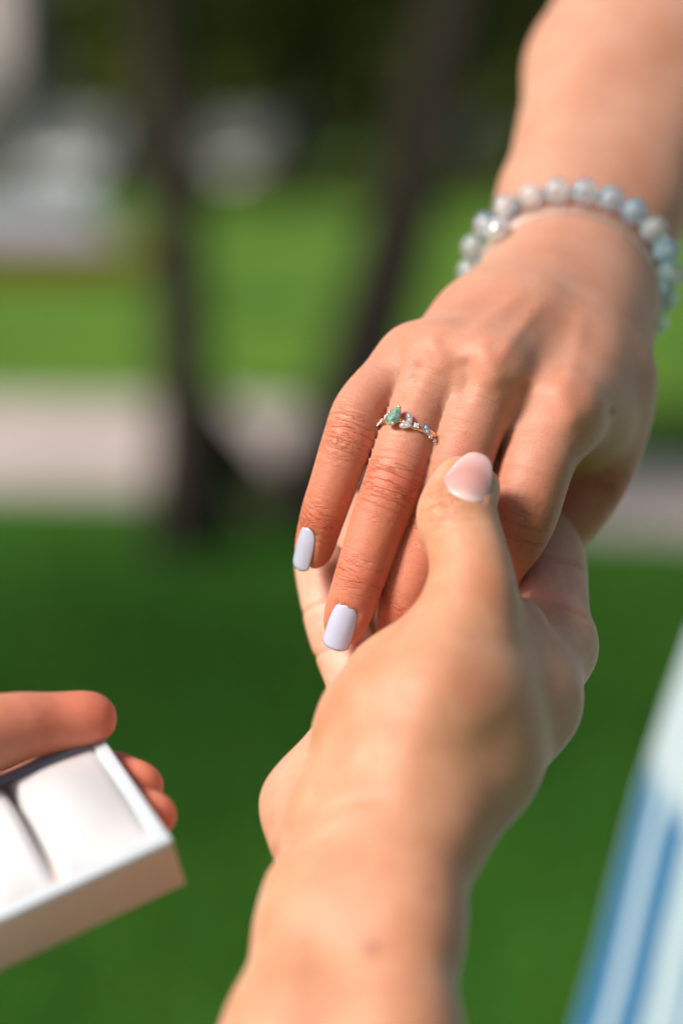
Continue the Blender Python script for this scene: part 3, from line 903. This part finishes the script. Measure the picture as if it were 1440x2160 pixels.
# wrist and forearm
mc((735, 1760, 506), (700, 1950, 487), 17.5, 16.5)
mc((862, 1720, 500), (842, 1950, 478), 17, 14)
mc((800, 1740, 503), (765, 1950, 484), 19, 18)
mc((700, 1950, 487), (640, 2210, 464), 16.5, 18)
mc((842, 1950, 478), (820, 2210, 456), 14, 15.5)
mc((640, 2210, 464), (570, 2520, 440), 18, 22)
mc((820, 2210, 456), (790, 2520, 434), 15.5, 22)
MN = [(0, m_thumb.joint_s[3] - 1.6, m_thumb.L + 7.3, 14.0, -0.04)]
def man_colour(I):
    base = np.array([0.60, 0.325, 0.20]); pink = np.array([0.72, 0.43, 0.34]); n = len(I['v'])
    palmar = np.clip(-np.cos(I['TH']) * 1.5 + 0.4, 0, 1) * (I['fid'] > 0) * np.clip(I['fw'] + 0.4, 0, 1)
    col = mixc(base, pink, palmar)
    tip = (I['fid'] == 0) * I['fw'] * np.clip((I['S'] - m_thumb.joint_s[3] + 4) / 10, 0, 1)
    col = col * (1 - 0.5 * tip[:, None]) + np.array([0.68, 0.40, 0.31])[None] * 0.5 * tip[:, None]
    wr = 0.06 * I['fw'] * (I['fid'] > 0)
    g = np.exp(-((I['S'] - m_thumb.joint_s[3] + 0.5) / 3.4) ** 2) * (I['fid'] == 0) * np.clip(np.cos(I['TH']) * 1.4, 0, 1)
    wr = wr + 0.55 * g
    col = col * (1 - 0.5 * g[:, None]) + np.array([0.55, 0.28, 0.15])[None] * 0.5 * g[:, None]
    moles(I, col, [(782, 2000, 3.2, 0.55), (1085, 1230, 0.6, 0.4), (905, 1880, 1.4, 0.3)])
    return np.clip(col, 0, 1), np.clip(wr, 0, 1.2)
m_creases = [
    ([(1090, 1195), (1140, 1172), (1190, 1182), (1235, 1200)], 6, 1.0, 545, 620),
    ([(1110, 1262), (1160, 1262), (1210, 1285), (1250, 1310)], 6, 1.0, 540, 620),
    ([(630, 1300), (665, 1278), (720, 1265)], 4.5, 0.6, 560, 620),
    ([(650, 1395), (690, 1372), (740, 1362)], 5, 0.6, 555, 620),
    ([(675, 1640), (650, 1690), (610, 1760), (560, 1840)], 12, 1.3, 480, 560),
    ([(895, 1106), (950, 1092), (1030, 1104)], 5, 0.45, 500, 545),
    ([(905, 1122), (960, 1110), (1040, 1124)], 4.5, 0.35, 500, 545),
    ([(985, 1230), (930, 1420), (870, 1600), (830, 1760)], 45, -0.5, 440, 540),
    ([(690, 1590), (740, 1605), (800, 1600)], 34, 0.7, 470, 540),
    ([(600, 1790), (660, 1730), (740, 1690), (840, 1680)], 10, 0.5, 460, 540),
    ([(585, 1830), (650, 1785), (730, 1740)], 8, 0.4, 460, 540),
]
body_m, infoM, qM = build_skin('arm', (-60, -178, 425), (82, 25, 622), 0.9, palm, mch, 4.0, 9.0, man_colour, SKIN_M, man, m_creases, MN)
body_m['label'] = 'fair forearm and open hand with its thumb pressed over the other hand'
def nat_nail():
    m, n, l, b = new_mat('natural_nail')
    at = n.new('ShaderNodeAttribute'); at.attribute_name = 'nail_uv'
    sx = n.new('ShaderNodeSeparateXYZ'); l.new(at.outputs['Vector'], sx.inputs[0])
    # lunula: pale half moon by the cuticle, bent across
    sq = n.new('ShaderNodeMath'); sq.operation = 'SUBTRACT'; sq.inputs[1].default_value = 0.5; l.new(sx.outputs[1], sq.inputs[0])
    s2 = n.new('ShaderNodeMath'); s2.operation = 'POWER'; s2.inputs[1].default_value = 2; 
    aa = n.new('ShaderNodeMath'); aa.operation = 'ABSOLUTE'; l.new(sq.outputs[0], aa.inputs[0]); l.new(aa.outputs[0], s2.inputs[0])
    ma = n.new('ShaderNodeMath'); ma.operation = 'MULTIPLY_ADD'; ma.inputs[1].default_value = 0.5; l.new(s2.outputs[0], ma.inputs[0]); l.new(sx.outputs[0], ma.inputs[2])
    r = n.new('ShaderNodeValToRGB'); cr = r.color_ramp
    cr.elements[0].position = 0.10; cr.elements[0].color = (0.70, 0.49, 0.46, 1)
    cr.elements[1].position = 0.20; cr.elements[1].color = (0.66, 0.36, 0.33, 1)
    e = cr.elements.new(0.6); e.color = (0.64, 0.30, 0.27, 1)
    e = cr.elements.new(0.95); e.color = (0.72, 0.46, 0.44, 1)
    l.new(ma.outputs[0], r.inputs['Fac']); l.new(r.outputs['Color'], b.inputs['Base Color'])
    b.inputs['Roughness'].default_value = 0.3
    b.inputs['Subsurface Weight'].default_value = 0.5
    b.inputs['Subsurface Radius'].default_value = (1, .4, .3); b.inputs['Subsurface Scale'].default_value = 0.002
    return m
NATN = nat_nail()
for ci, s0, s1, wd, ph in MN:
    put('nail', nail_mesh(mch[ci], s0, s1, wd, ph, 0.42, 0.55, 0.6, 0.25, 1.0, True), man, NATN)

# the hand that holds the box
b_thumb = Chain([(-150, 1640, 505, 11), (-60, 1566, 514, 10.6), (30, 1536, 520, 9.2), (110, 1524, 525, 7.8), (172, 1516, 528, 7.2), (194, 1515, 529, 6.6)], (0.1, 0.9, -0.4))
b_index = Chain([(-120, 1720, 560, 10), (20, 1690, 556, 8.5), (130, 1640, 550, 8), (225, 1640, 538, 7.4), (285, 1655, 528, 6.4), (297, 1660, 526, 5.8)], (0.3, 0.5, 0.8))
b_mid = Chain([(-120, 1800, 556, 10), (40, 1770, 550, 8.5), (170, 1730, 538, 7.6), (270, 1712, 524, 6.6), (318, 1718, 514, 5.9), (326, 1722, 512, 5.4)], (0.3, 0.2, 0.9))
b_ring = Chain([(-130, 1880, 548, 10), (30, 1850, 540, 8.3), (150, 1820, 528, 7.4), (230, 1800, 518, 6.4)], (0.2, 0, 1))
b_pinky = Chain([(-140, 1960, 540, 9), (10, 1940, 532, 7.4), (110, 1915, 522, 6.4), (170, 1895, 515, 5.5)], (0.2, 0, 1))
bch = [b_thumb, b_index, b_mid, b_ring, b_pinky]
palm = []
mc((-150, 1640, 508), (-260, 1760, 505), 12, 15)
mc((-120, 1720, 560), (-320, 1840, 530), 11, 15)
mc((-120, 1800, 556), (-330, 1900, 528), 11, 15)
mc((-130, 1880, 548), (-330, 1960, 522), 11, 15)
mc((-140, 1960, 540), (-330, 2010, 516), 10, 14)
mc((-200, 1740, 530), (-320, 1850, 515), 14, 18)
mc((-330, 1880, 520), (-520, 2060, 490), 20, 21)
mc((-330, 1960, 515), (-520, 2160, 485), 18, 20)
mc((-520, 2060, 490), (-760, 2320, 455), 21, 25)
mc((-520, 2160, 485), (-740, 2440, 450), 20, 25)
def box_colour(I):
    base = np.array([0.62, 0.30, 0.20]); red = np.array([0.66, 0.235, 0.15])
    t = I['fw'] * np.clip((I['S'] - 12) / 30, 0, 1)
    col = mixc(base, red, t)
    g = np.exp(-((I['S'] - b_thumb.joint_s[2] - 2) / 4) ** 2) * (I['fid'] == 0)
    return col, 0.3 * g
body_b, infoB, qB = build_skin('arm', (-178, -185, 425), (-42, -45, 580), 1.2, palm, bch, 6.0, 12.0, box_colour, SKIN_M, man)
body_b['label'] = 'fair hand gripping the ring box'

# sleeves of the man, out of the frame
SHIRT = simple('shirt_cotton', (0.5, 0.55, 0.6), 0.85, bump=0.0006, bscale=500)
for pts in ([P(690, 2440, 446), P(670, 2900, 415), P(800, 3800, 360), P(1200, 5200, 300)], [P(-680, 2280, 462), P(-850, 2700, 420), P(-900, 3600, 350), P(-700, 5200, 290)]):
    vs, fs = tube([W(p) for p in pts], [0.050, 0.054, 0.058, 0.065], 24)
    put('sleeve', mesh('sleeve', vs, fs), man, SHIRT)

# ================================================================== RING BOX
def ring_box():
    C = P(362, 1768, 485)
    a = np.array([-360, -152, -112.7]); b = np.array([-205, 185, 405.0]); d = np.array([27, -112, 64.8])
    a /= np.linalg.norm(a); b -= a * (a @ b); b /= np.linalg.norm(b); d2 = np.cross(a, b); d = d2 if d2 @ d > 0 else -d2
    L, Wd, Hh = 57.0, 56.0, 15.0
    t = thing('ring_box', 'open white ring box with two satin cushions held in a hand', 'jewellery box', tuple(W(C + a * L / 2 + b * Wd / 2 + d * Hh)))
    SHADE_TAN = simple('box_shaded_tan', (0.52, 0.355, 0.245), 0.6, noise=0.04, scale=60, bump=0.0002, bscale=1500)  # off-white box; warm shade of its sides put into the tan colour
    WHITE = simple('box_rim', (0.50, 0.54, 0.58), 0.45, noise=0.03, scale=80)
    SATIN = simple('satin', (0.60, 0.59, 0.60), 0.42, noise=0.03, scale=60, bump=0.0003, bscale=120, Sheen_Weight=0.3)
    def q(u, w, h): return W(C + a * u + b * w + d * h)
    def bev(name, u0, u1, w0, w1, h0, h1, m, bw=0.0008, parent=t):
        v = [q(u, w, h) for u in (u0, u1) for w in (w0, w1) for h in (h0, h1)]
        me = mesh(name, v, [(0, 1, 3, 2), (4, 6, 7, 5), (0, 4, 5, 1), (2, 3, 7, 6), (0, 2, 6, 4), (1, 5, 7, 3)])
        bm = bmesh.new(); bm.from_mesh(me); bmesh.ops.recalc_face_normals(bm, faces=bm.faces)
        bmesh.ops.bevel(bm, geom=bm.edges[:], offset=bw, segments=3, affect='EDGES', profile=0.6)
        bm.to_mesh(me); bm.free()
        return put(name, me, parent, m)
    bev('tray', 0, L, 0, Wd, 1.3, Hh, SHADE_TAN)
    rim = 3.6
    bev('rim', -0.15, L + .15, -.15, rim, 0, 2.2, WHITE); bev('rim', -0.15, L + .15, Wd - rim, Wd + .15, 0, 2.2, WHITE)
    bev('rim', -0.12, rim, rim - .4, Wd - rim + .4, 0.05, 2.25, WHITE); bev('rim', L - rim, L + .12, rim - .4, Wd - rim + .4, 0.05, 2.25, WHITE)
    for u0, u1, hi in ((rim - .2, L / 2 - 0.35, 1), (L / 2 + 0.35, L - rim + .2, 0)):
        n1, n2 = 26, 40
        v, f = [], []
        for i in range(n1 + 1):
            for j in range(n2 + 1):
                x, y = i / n1, j / n2
                xs = x if hi else 1 - x         # 1 at the slot
                puff = (1 - abs(2 * y - 1) ** 2.0) ** 0.8
                prof = 0.2 + 0.8 * math.sin(min(1, xs / 0.72) * math.pi / 2) - 0.15 * max(0, xs - 0.72)
                edge = min(1, (1 - xs) / 0.10) ** 0.5 if xs > 0.9 else 1.0
                edge2 = min(1, xs / 0.08) ** 0.6
                h = 1.15 - 8.0 * puff * prof * edge * edge2
                h += 1.2 * (1 - puff) * math.exp(-((xs - 0.8) / 0.3) ** 2)
                v.append(q(u0 + (u1 - u0) * x, rim - .2 + (Wd - 2 * rim + .4) * y, h))
        for i in range(n1):
            for j in range(n2):
                k = i * (n2 + 1) + j
                f.append((k, k + 1, k + n2 + 2, k + n2 + 1))
        me = mesh('cushion', v, f)
        bm = bmesh.new(); bm.from_mesh(me); bmesh.ops.recalc_face_normals(bm, faces=bm.faces)
        bm.normal_update()
        up = Vector(W(C - d) - W(C))
        if sum((fc.normal.dot(up) for fc in bm.faces)) < 0: bmesh.ops.reverse_faces(bm, faces=bm.faces)
        bm.to_mesh(me); bm.free()
        put('cushion', me, t, SATIN)
ring_box()

# ================================================================== FINGER RING
GOLD = simple('rose_gold', (0.86, 0.62, 0.42), 0.18, 1.0, noise=0.03, scale=800)
WGOLD = simple('white_gold', (0.88, 0.84, 0.78), 0.15, 1.0, noise=0.03, scale=800)
DIAM = simple('diamond', (0.9, 0.92, 0.95), 0.04, 0.55, noise=0.1, scale=2500)
GREEN = simple('green_gem', (0.17, 0.29, 0.225), 0.13, 0.0, noise=0.6, scale=700, Coat_Weight=0.3, Coat_Roughness=0.05)
GREEN.node_tree.nodes['Principled BSDF'].inputs['Metallic'].default_value = 0.15

def finger_ring():
    s_at = None
    best = 1e9
    for s in np.linspace(5, 40, 200):
        c = w_ring.frame(s)[0]
        py = 1080 - c[1] / c[2] * FPX
        if abs(py - 915) < best: best = abs(py - 915); s_at = s
    c, tg, n, b, r = w_ring.frame(s_at)
    R0 = r + 0.55
    t = thing('engagement_ring', 'rose gold ring with a green pear stone and leaf settings on the ring finger', 'ring', tuple(W(c - n * R0)))
    # side that points to image right
    if b[0] < 0: b = -b
    def at(phi, ax, out): return c + tg * ax + (n * math.cos(phi) + b * math.sin(phi)) * (R0 + out)
    def rad(phi): return n * math.cos(phi) + b * math.sin(phi)
    vs, fs = [], []
    N, K = 72, 10
    for i in range(N):
        ph = 2 * math.pi * i / N
        wav = 0.35 * math.sin(5 * ph)
        cc = at(ph, wav * (math.cos(ph) > 0), 0.0); rr = rad(ph)
        for k in range(K):
            th = 2 * math.pi * k / K
            vs.append(cc + rr * 0.55 * math.cos(th) + tg * 0.75 * math.sin(th))
    for i in range(N):
        for k in range(K):
            i2, k2 = (i + 1) % N, (k + 1) % K
            fs.append((i * K + k, i * K + k2, i2 * K + k2, i2 * K + k))
    me = mesh('band', W(np.array(vs)), fs)
    bm = bmesh.new(); bm.from_mesh(me); bmesh.ops.recalc_face_normals(bm, faces=bm.faces); bm.to_mesh(me); bm.free()
    put('band', me, t, GOLD)
    def gem(name, phi, ax, out, outline, table, h_top, h_bot, m, parent, smooth=False):
        """faceted stone: table, crown girdle, pavilion; outline in mm on the ring surface (side, along)"""
        o = at(phi, ax, out); rr = rad(phi); sd = np.cross(tg, rr); 
        if sd @ (b * math.cos(phi) - n * math.sin(phi)) < 0: sd = -sd
        up = -tg
        pts = np.array(outline); k = len(pts)
        v = [o + sd * x + up * y for x, y in pts]
        v += [o + sd * x * table + up * y * table + rr * h_top for x, y in pts]
        v.append(o - rr * h_bot)
        f = [(i, (i + 1) % k, k + (i + 1) % k, k + i) for i in range(k)] + [tuple(range(k, 2 * k))] + [((i + 1) % k, i, 2 * k) for i in range(k)]
        me = mesh(name, W(np.array(v)), f)
        bm = bmesh.new(); bm.from_mesh(me); bmesh.ops.recalc_face_normals(bm, faces=bm.faces); bm.to_mesh(me); bm.free()
        return put(name, me, parent, m, smooth)
    def ball(name, p, r_, m, parent):
        bm = bmesh.new(); bmesh.ops.create_icosphere(bm, subdivisions=2, radius=r_ / 1000, matrix=Matrix.Translation(Vector(W(p)))); me = bpy.data.meshes.new(name); bm.to_mesh(me); bm.free()
        return put(name, me, parent, m)
    def rot(pts, a): return [(x * math.cos(a) - y * math.sin(a), x * math.sin(a) + y * math.cos(a)) for x, y in pts]
    pear = []
    for i in range(14):
        a = 2 * math.pi * i / 14 + math.pi / 2
        y = math.sin(a); x = math.cos(a) * (0.98 - 0.42 * max(0, y)) * (1 if y < 0.95 else 0.1)
        pear.append((x * 2.2, y * (3.7 if y > 0 else 2.4)))
    pear_r = rot(pear, -0.28)
    phi_s = -0.42
    gem('green_stone', phi_s, -0.2, 2.0, pear_r, 0.55, 0.9, 1.7, GREEN, t)
    gem('basket', phi_s, -0.2, 1.7, [(x * 1.06, y * 1.05) for x, y in pear_r], 0.98, 0.15, 2.0, GOLD, t)
    for (x, y) in (rot([(0, 3.3)], -0.28) + rot([(-1.7, -1.1), (1.5, -1.5), (-1.6, 0.9)], -0.28)):
        o = at(phi_s, -0.2, 2.25); rr = rad(phi_s); sd = np.cross(tg, rr); sd = sd if sd @ b > 0 else -sd
        ball('prong', o + sd * x - tg * y, 0.5, WGOLD, t)
    def leaf_out(l, w):
        return [(w * math.sin(2 * math.pi * i / 16) * abs(math.sin(2 * math.pi * i / 16)) ** 0.15, l * math.cos(2 * math.pi * i / 16)) for i in range(16)]
    for phi, ax, ang in ((0.02, -1.35, 0.5), (-0.03, 1.0, -1.25), (0.62, -0.1, 0.75)):
        lf = gem('leaf_setting', phi, ax, 0.75, rot(leaf_out(1.75, 0.95), ang), 0.9, 0.35, 0.8, WGOLD, t, False)
        for k in (-0.45, 0.45):
            o2 = rot([(0, k * 1.5)], ang)[0]
            pts = [(o2[0] + 0.42 * math.cos(j * math.pi / 4), o2[1] + 0.42 * math.sin(j * math.pi / 4)) for j in range(8)]
            gem('diamond', phi, ax, 1.12, pts, 0.6, 0.22, 0.2, DIAM, lf)
    for phi, ax, r_ in ((0.30, 0.0, 0.72), (0.86, 0.9, 0.72), (1.08, 1.3, 0.5), (1.22, 1.5, 0.5), (-0.80, -0.7, 0.8), (-1.02, 0.2, 0.6), (-1.18, 0.9, 0.55)):
        pts = [(r_ * math.cos(j * math.pi / 4), r_ * math.sin(j * math.pi / 4)) for j in range(8)]
        g = gem('diamond', phi, ax, 0.75, pts, 0.6, 0.35, 0.5, DIAM, t)
        o = at(phi, ax, 0.8); rr = rad(phi); sd = np.cross(tg, rr)
        for j in range(4):
            aa = j * math.pi / 2 + 0.6
            ball('claw', o + (sd * math.cos(aa) + tg * math.sin(aa)) * r_ * 1.05, 0.24, WGOLD, g)
finger_ring()

# ================================================================== BRACELETS
me_w = body_w.data
bvh = BVHTree.FromPolygons([v_.co.copy() for v_ in me_w.vertices], [tuple(p.vertices) for p in me_w.polygons])
def opal():
    m, n, l, b = new_mat('opal_glass')
    n.remove(b)
    tc = n.new('ShaderNodeTexCoord'); t = n.new('ShaderNodeTexNoise'); t.inputs['Scale'].default_value = 110
    l.new(tc.outputs['Object'], t.inputs['Vector'])
    oi = n.new('ShaderNodeObjectInfo')
    ad = n.new('ShaderNodeMath'); ad.operation = 'MULTIPLY_ADD'; ad.inputs[1].default_value = 0.5; l.new(oi.outputs['Random'], ad.inputs[0]); l.new(t.outputs['Fac'], ad.inputs[2])
    r = n.new('ShaderNodeValToRGB')
    r.color_ramp.elements[0].position = 0.45; r.color_ramp.elements[0].color = (0.22, 0.58, 1.0, 1)
    r.color_ramp.elements[1].position = 0.95; r.color_ramp.elements[1].color = (0.92, 0.90, 1.0, 1)
    l.new(ad.outputs[0], r.inputs['Fac'])
    g = n.new('ShaderNodeBsdfGlass'); g.inputs['IOR'].default_value = 1.45; g.inputs['Roughness'].default_value = 0.02; g.inputs['Color'].default_value = (0.90, 0.96, 1, 1)
    b = n.new('ShaderNodeBsdfPrincipled'); l.new(r.outputs['Color'], b.inputs['Base Color'])
    b.inputs['Subsurface Weight'].default_value = 1.0; b.inputs['Subsurface Radius'].default_value = (1, 1, 1); b.inputs['Subsurface Scale'].default_value = 0.006
    b.inputs['Roughness'].default_value = 0.06; b.inputs['Coat Weight'].default_value = 1.0; b.inputs['Coat Roughness'].default_value = 0.03
    m2_ = n.new('ShaderNodeMixShader'); m2_.inputs[0].default_value = 0.24; l.new(g.outputs[0], m2_.inputs[1]); l.new(b.outputs[0], m2_.inputs[2])
    l.new(m2_.outputs[0], n['Material Output'].inputs['Surface'])
    return m
OPAL = opal()
def bead_bracelet():
    Cb = P(1196, 612, 648)
    e1 = np.array([30.0, -4.5, 0.0]); e2 = np.array([1.5, 25.0, -12.0])
    t = thing('bead_bracelet', 'bracelet of clear bluish opal glass beads round the wrist', 'bracelet', tuple(W(Cb)))
    R = 4.25
    th = np.linspace(0, 2 * math.pi, 720, endpoint=False)
    pts = []
    for p in W(Cb + np.cos(th)[:, None] * e1 + np.sin(th)[:, None] * e2):
        p = Vector(p)
        q, nr, _, dist = bvh.find_nearest(p)
        if (p - q).dot(nr) < R * 0.97 / 1000: p = q + nr * (R * 0.97 / 1000)
        pts.append(np.array(p))
    pts = np.array(pts)
    for k in range(12): pts = (np.roll(pts, 6, 0) + np.roll(pts, -6, 0) + 2 * pts) / 4
    cum = np.concatenate([[0], np.cumsum(np.linalg.norm(np.roll(pts, -1, 0) - pts, axis=1))])
    nb = int(cum[-1] * 1000 / (2 * R)); R = cum[-1] * 1000 / nb / 2
    bm = bmesh.new(); bmesh.ops.create_uvsphere(bm, u_segments=24, v_segments=16, radius=R * 0.985 / 1000); sph = bpy.data.meshes.new('bead'); bm.to_mesh(sph); bm.free()
    sph.materials.append(OPAL)
    cs = []
    for k in range(nb):
        cs.append(Vector(pts[int(np.searchsorted(cum, (k + 0.3) * cum[-1] / nb)) % 720]))
    for p in cs:
        o = put('bead', sph, t)
        o.matrix_parent_inverse = Matrix.Identity(4)
        o.location = p - t.location
    vs, fs = tube([*cs, cs[0]], [0.0004] * (nb + 1), 6)
    put('cord', mesh('cord', vs, fs), t, WGOLD)
bead_bracelet()
SILV = simple('silver', (0.62, 0.60, 0.57), 0.3, 1.0, noise=0.05, scale=900)
def chain_bracelet():
    Cb = P(1196, 650, 637)
    e1 = np.array([26.5, -4.0, 0.0]); e2 = np.array([1.0, 25.5, -9.0])
    t = thing('chain_bracelet', 'thin silver chain bracelet with a round studded bead beside the opal beads', 'bracelet', tuple(W(Cb)))
    nb = 120
    pts = []
    for k in range(nb):
        th = 2 * math.pi * k / nb
        p = Vector(W(Cb + math.cos(th) * e1 + math.sin(th) * e2))
        q, nr, _, dist = bvh.find_nearest(p)
        pts.append((q + nr * 0.0004, nr.copy()))
    bm = bmesh.new()
    R_, r_ = 0.00085, 0.0002
    vs, fs = [], []
    for i in range(14):
        a = 2 * math.pi * i / 14
        for k in range(6):
            c_ = 2 * math.pi * k / 6
            vs.append(((R_ + r_ * math.cos(c_)) * math.cos(a) * 1.35, (R_ + r_ * math.cos(c_)) * math.sin(a) * 0.8, r_ * math.sin(c_)))
    for i in range(14):
        for k in range(6):
            fs.append((i * 6 + k, ((i + 1) % 14) * 6 + k, ((i + 1) % 14) * 6 + (k + 1) % 6, i * 6 + (k + 1) % 6))
    lk = mesh('link', vs, fs); lk.materials.append(SILV); bm.free()
    for k, (p, nr) in enumerate(pts):
        tg = (pts[(k + 1) % nb][0] - pts[k - 1][0]).normalized()
        z = (nr - tg * nr.dot(tg)).normalized(); y = z.cross(tg)
        if k % 2: z, y = (z + y).normalized(), (y - z).normalized()
        o = put('link', lk, t)
        o.matrix_parent_inverse = Matrix.Identity(4)
        M = Matrix((tg, y, z)).transposed().to_4x4()
        o.matrix_basis = Matrix.Translation(p - t.location) @ M
    # studded bead
    c = Vector(W(P(1060, 500, 624)))
    q, nr, _, dist = bvh.find_nearest(c)
    c = q + nr * 0.003
    bm = bmesh.new(); bmesh.ops.create_icosphere(bm, subdivisions=3, radius=0.0036, matrix=Matrix.Translation(c)); me = bpy.data.meshes.new('studded_bead'); bm.to_mesh(me); bm.free()
    sb = put('studded_bead', me, t, SILV)
    bm = bmesh.new()
    for i in range(90):
        z = 1 - 2 * (i + .5) / 90; a = i * 2.39996; rr = math.sqrt(1 - z * z)
        bmesh.ops.create_icosphere(bm, subdivisions=1, radius=0.00055, matrix=Matrix.Translation(c + Vector((rr * math.cos(a), rr * math.sin(a), z)) * 0.0037))
    me = bpy.data.meshes.new('stud_stones'); bm.to_mesh(me); bm.free()
    o = put('stud_stones', me, sb, DIAM, False); o['kind'] = 'stuff'
chain_bracelet()
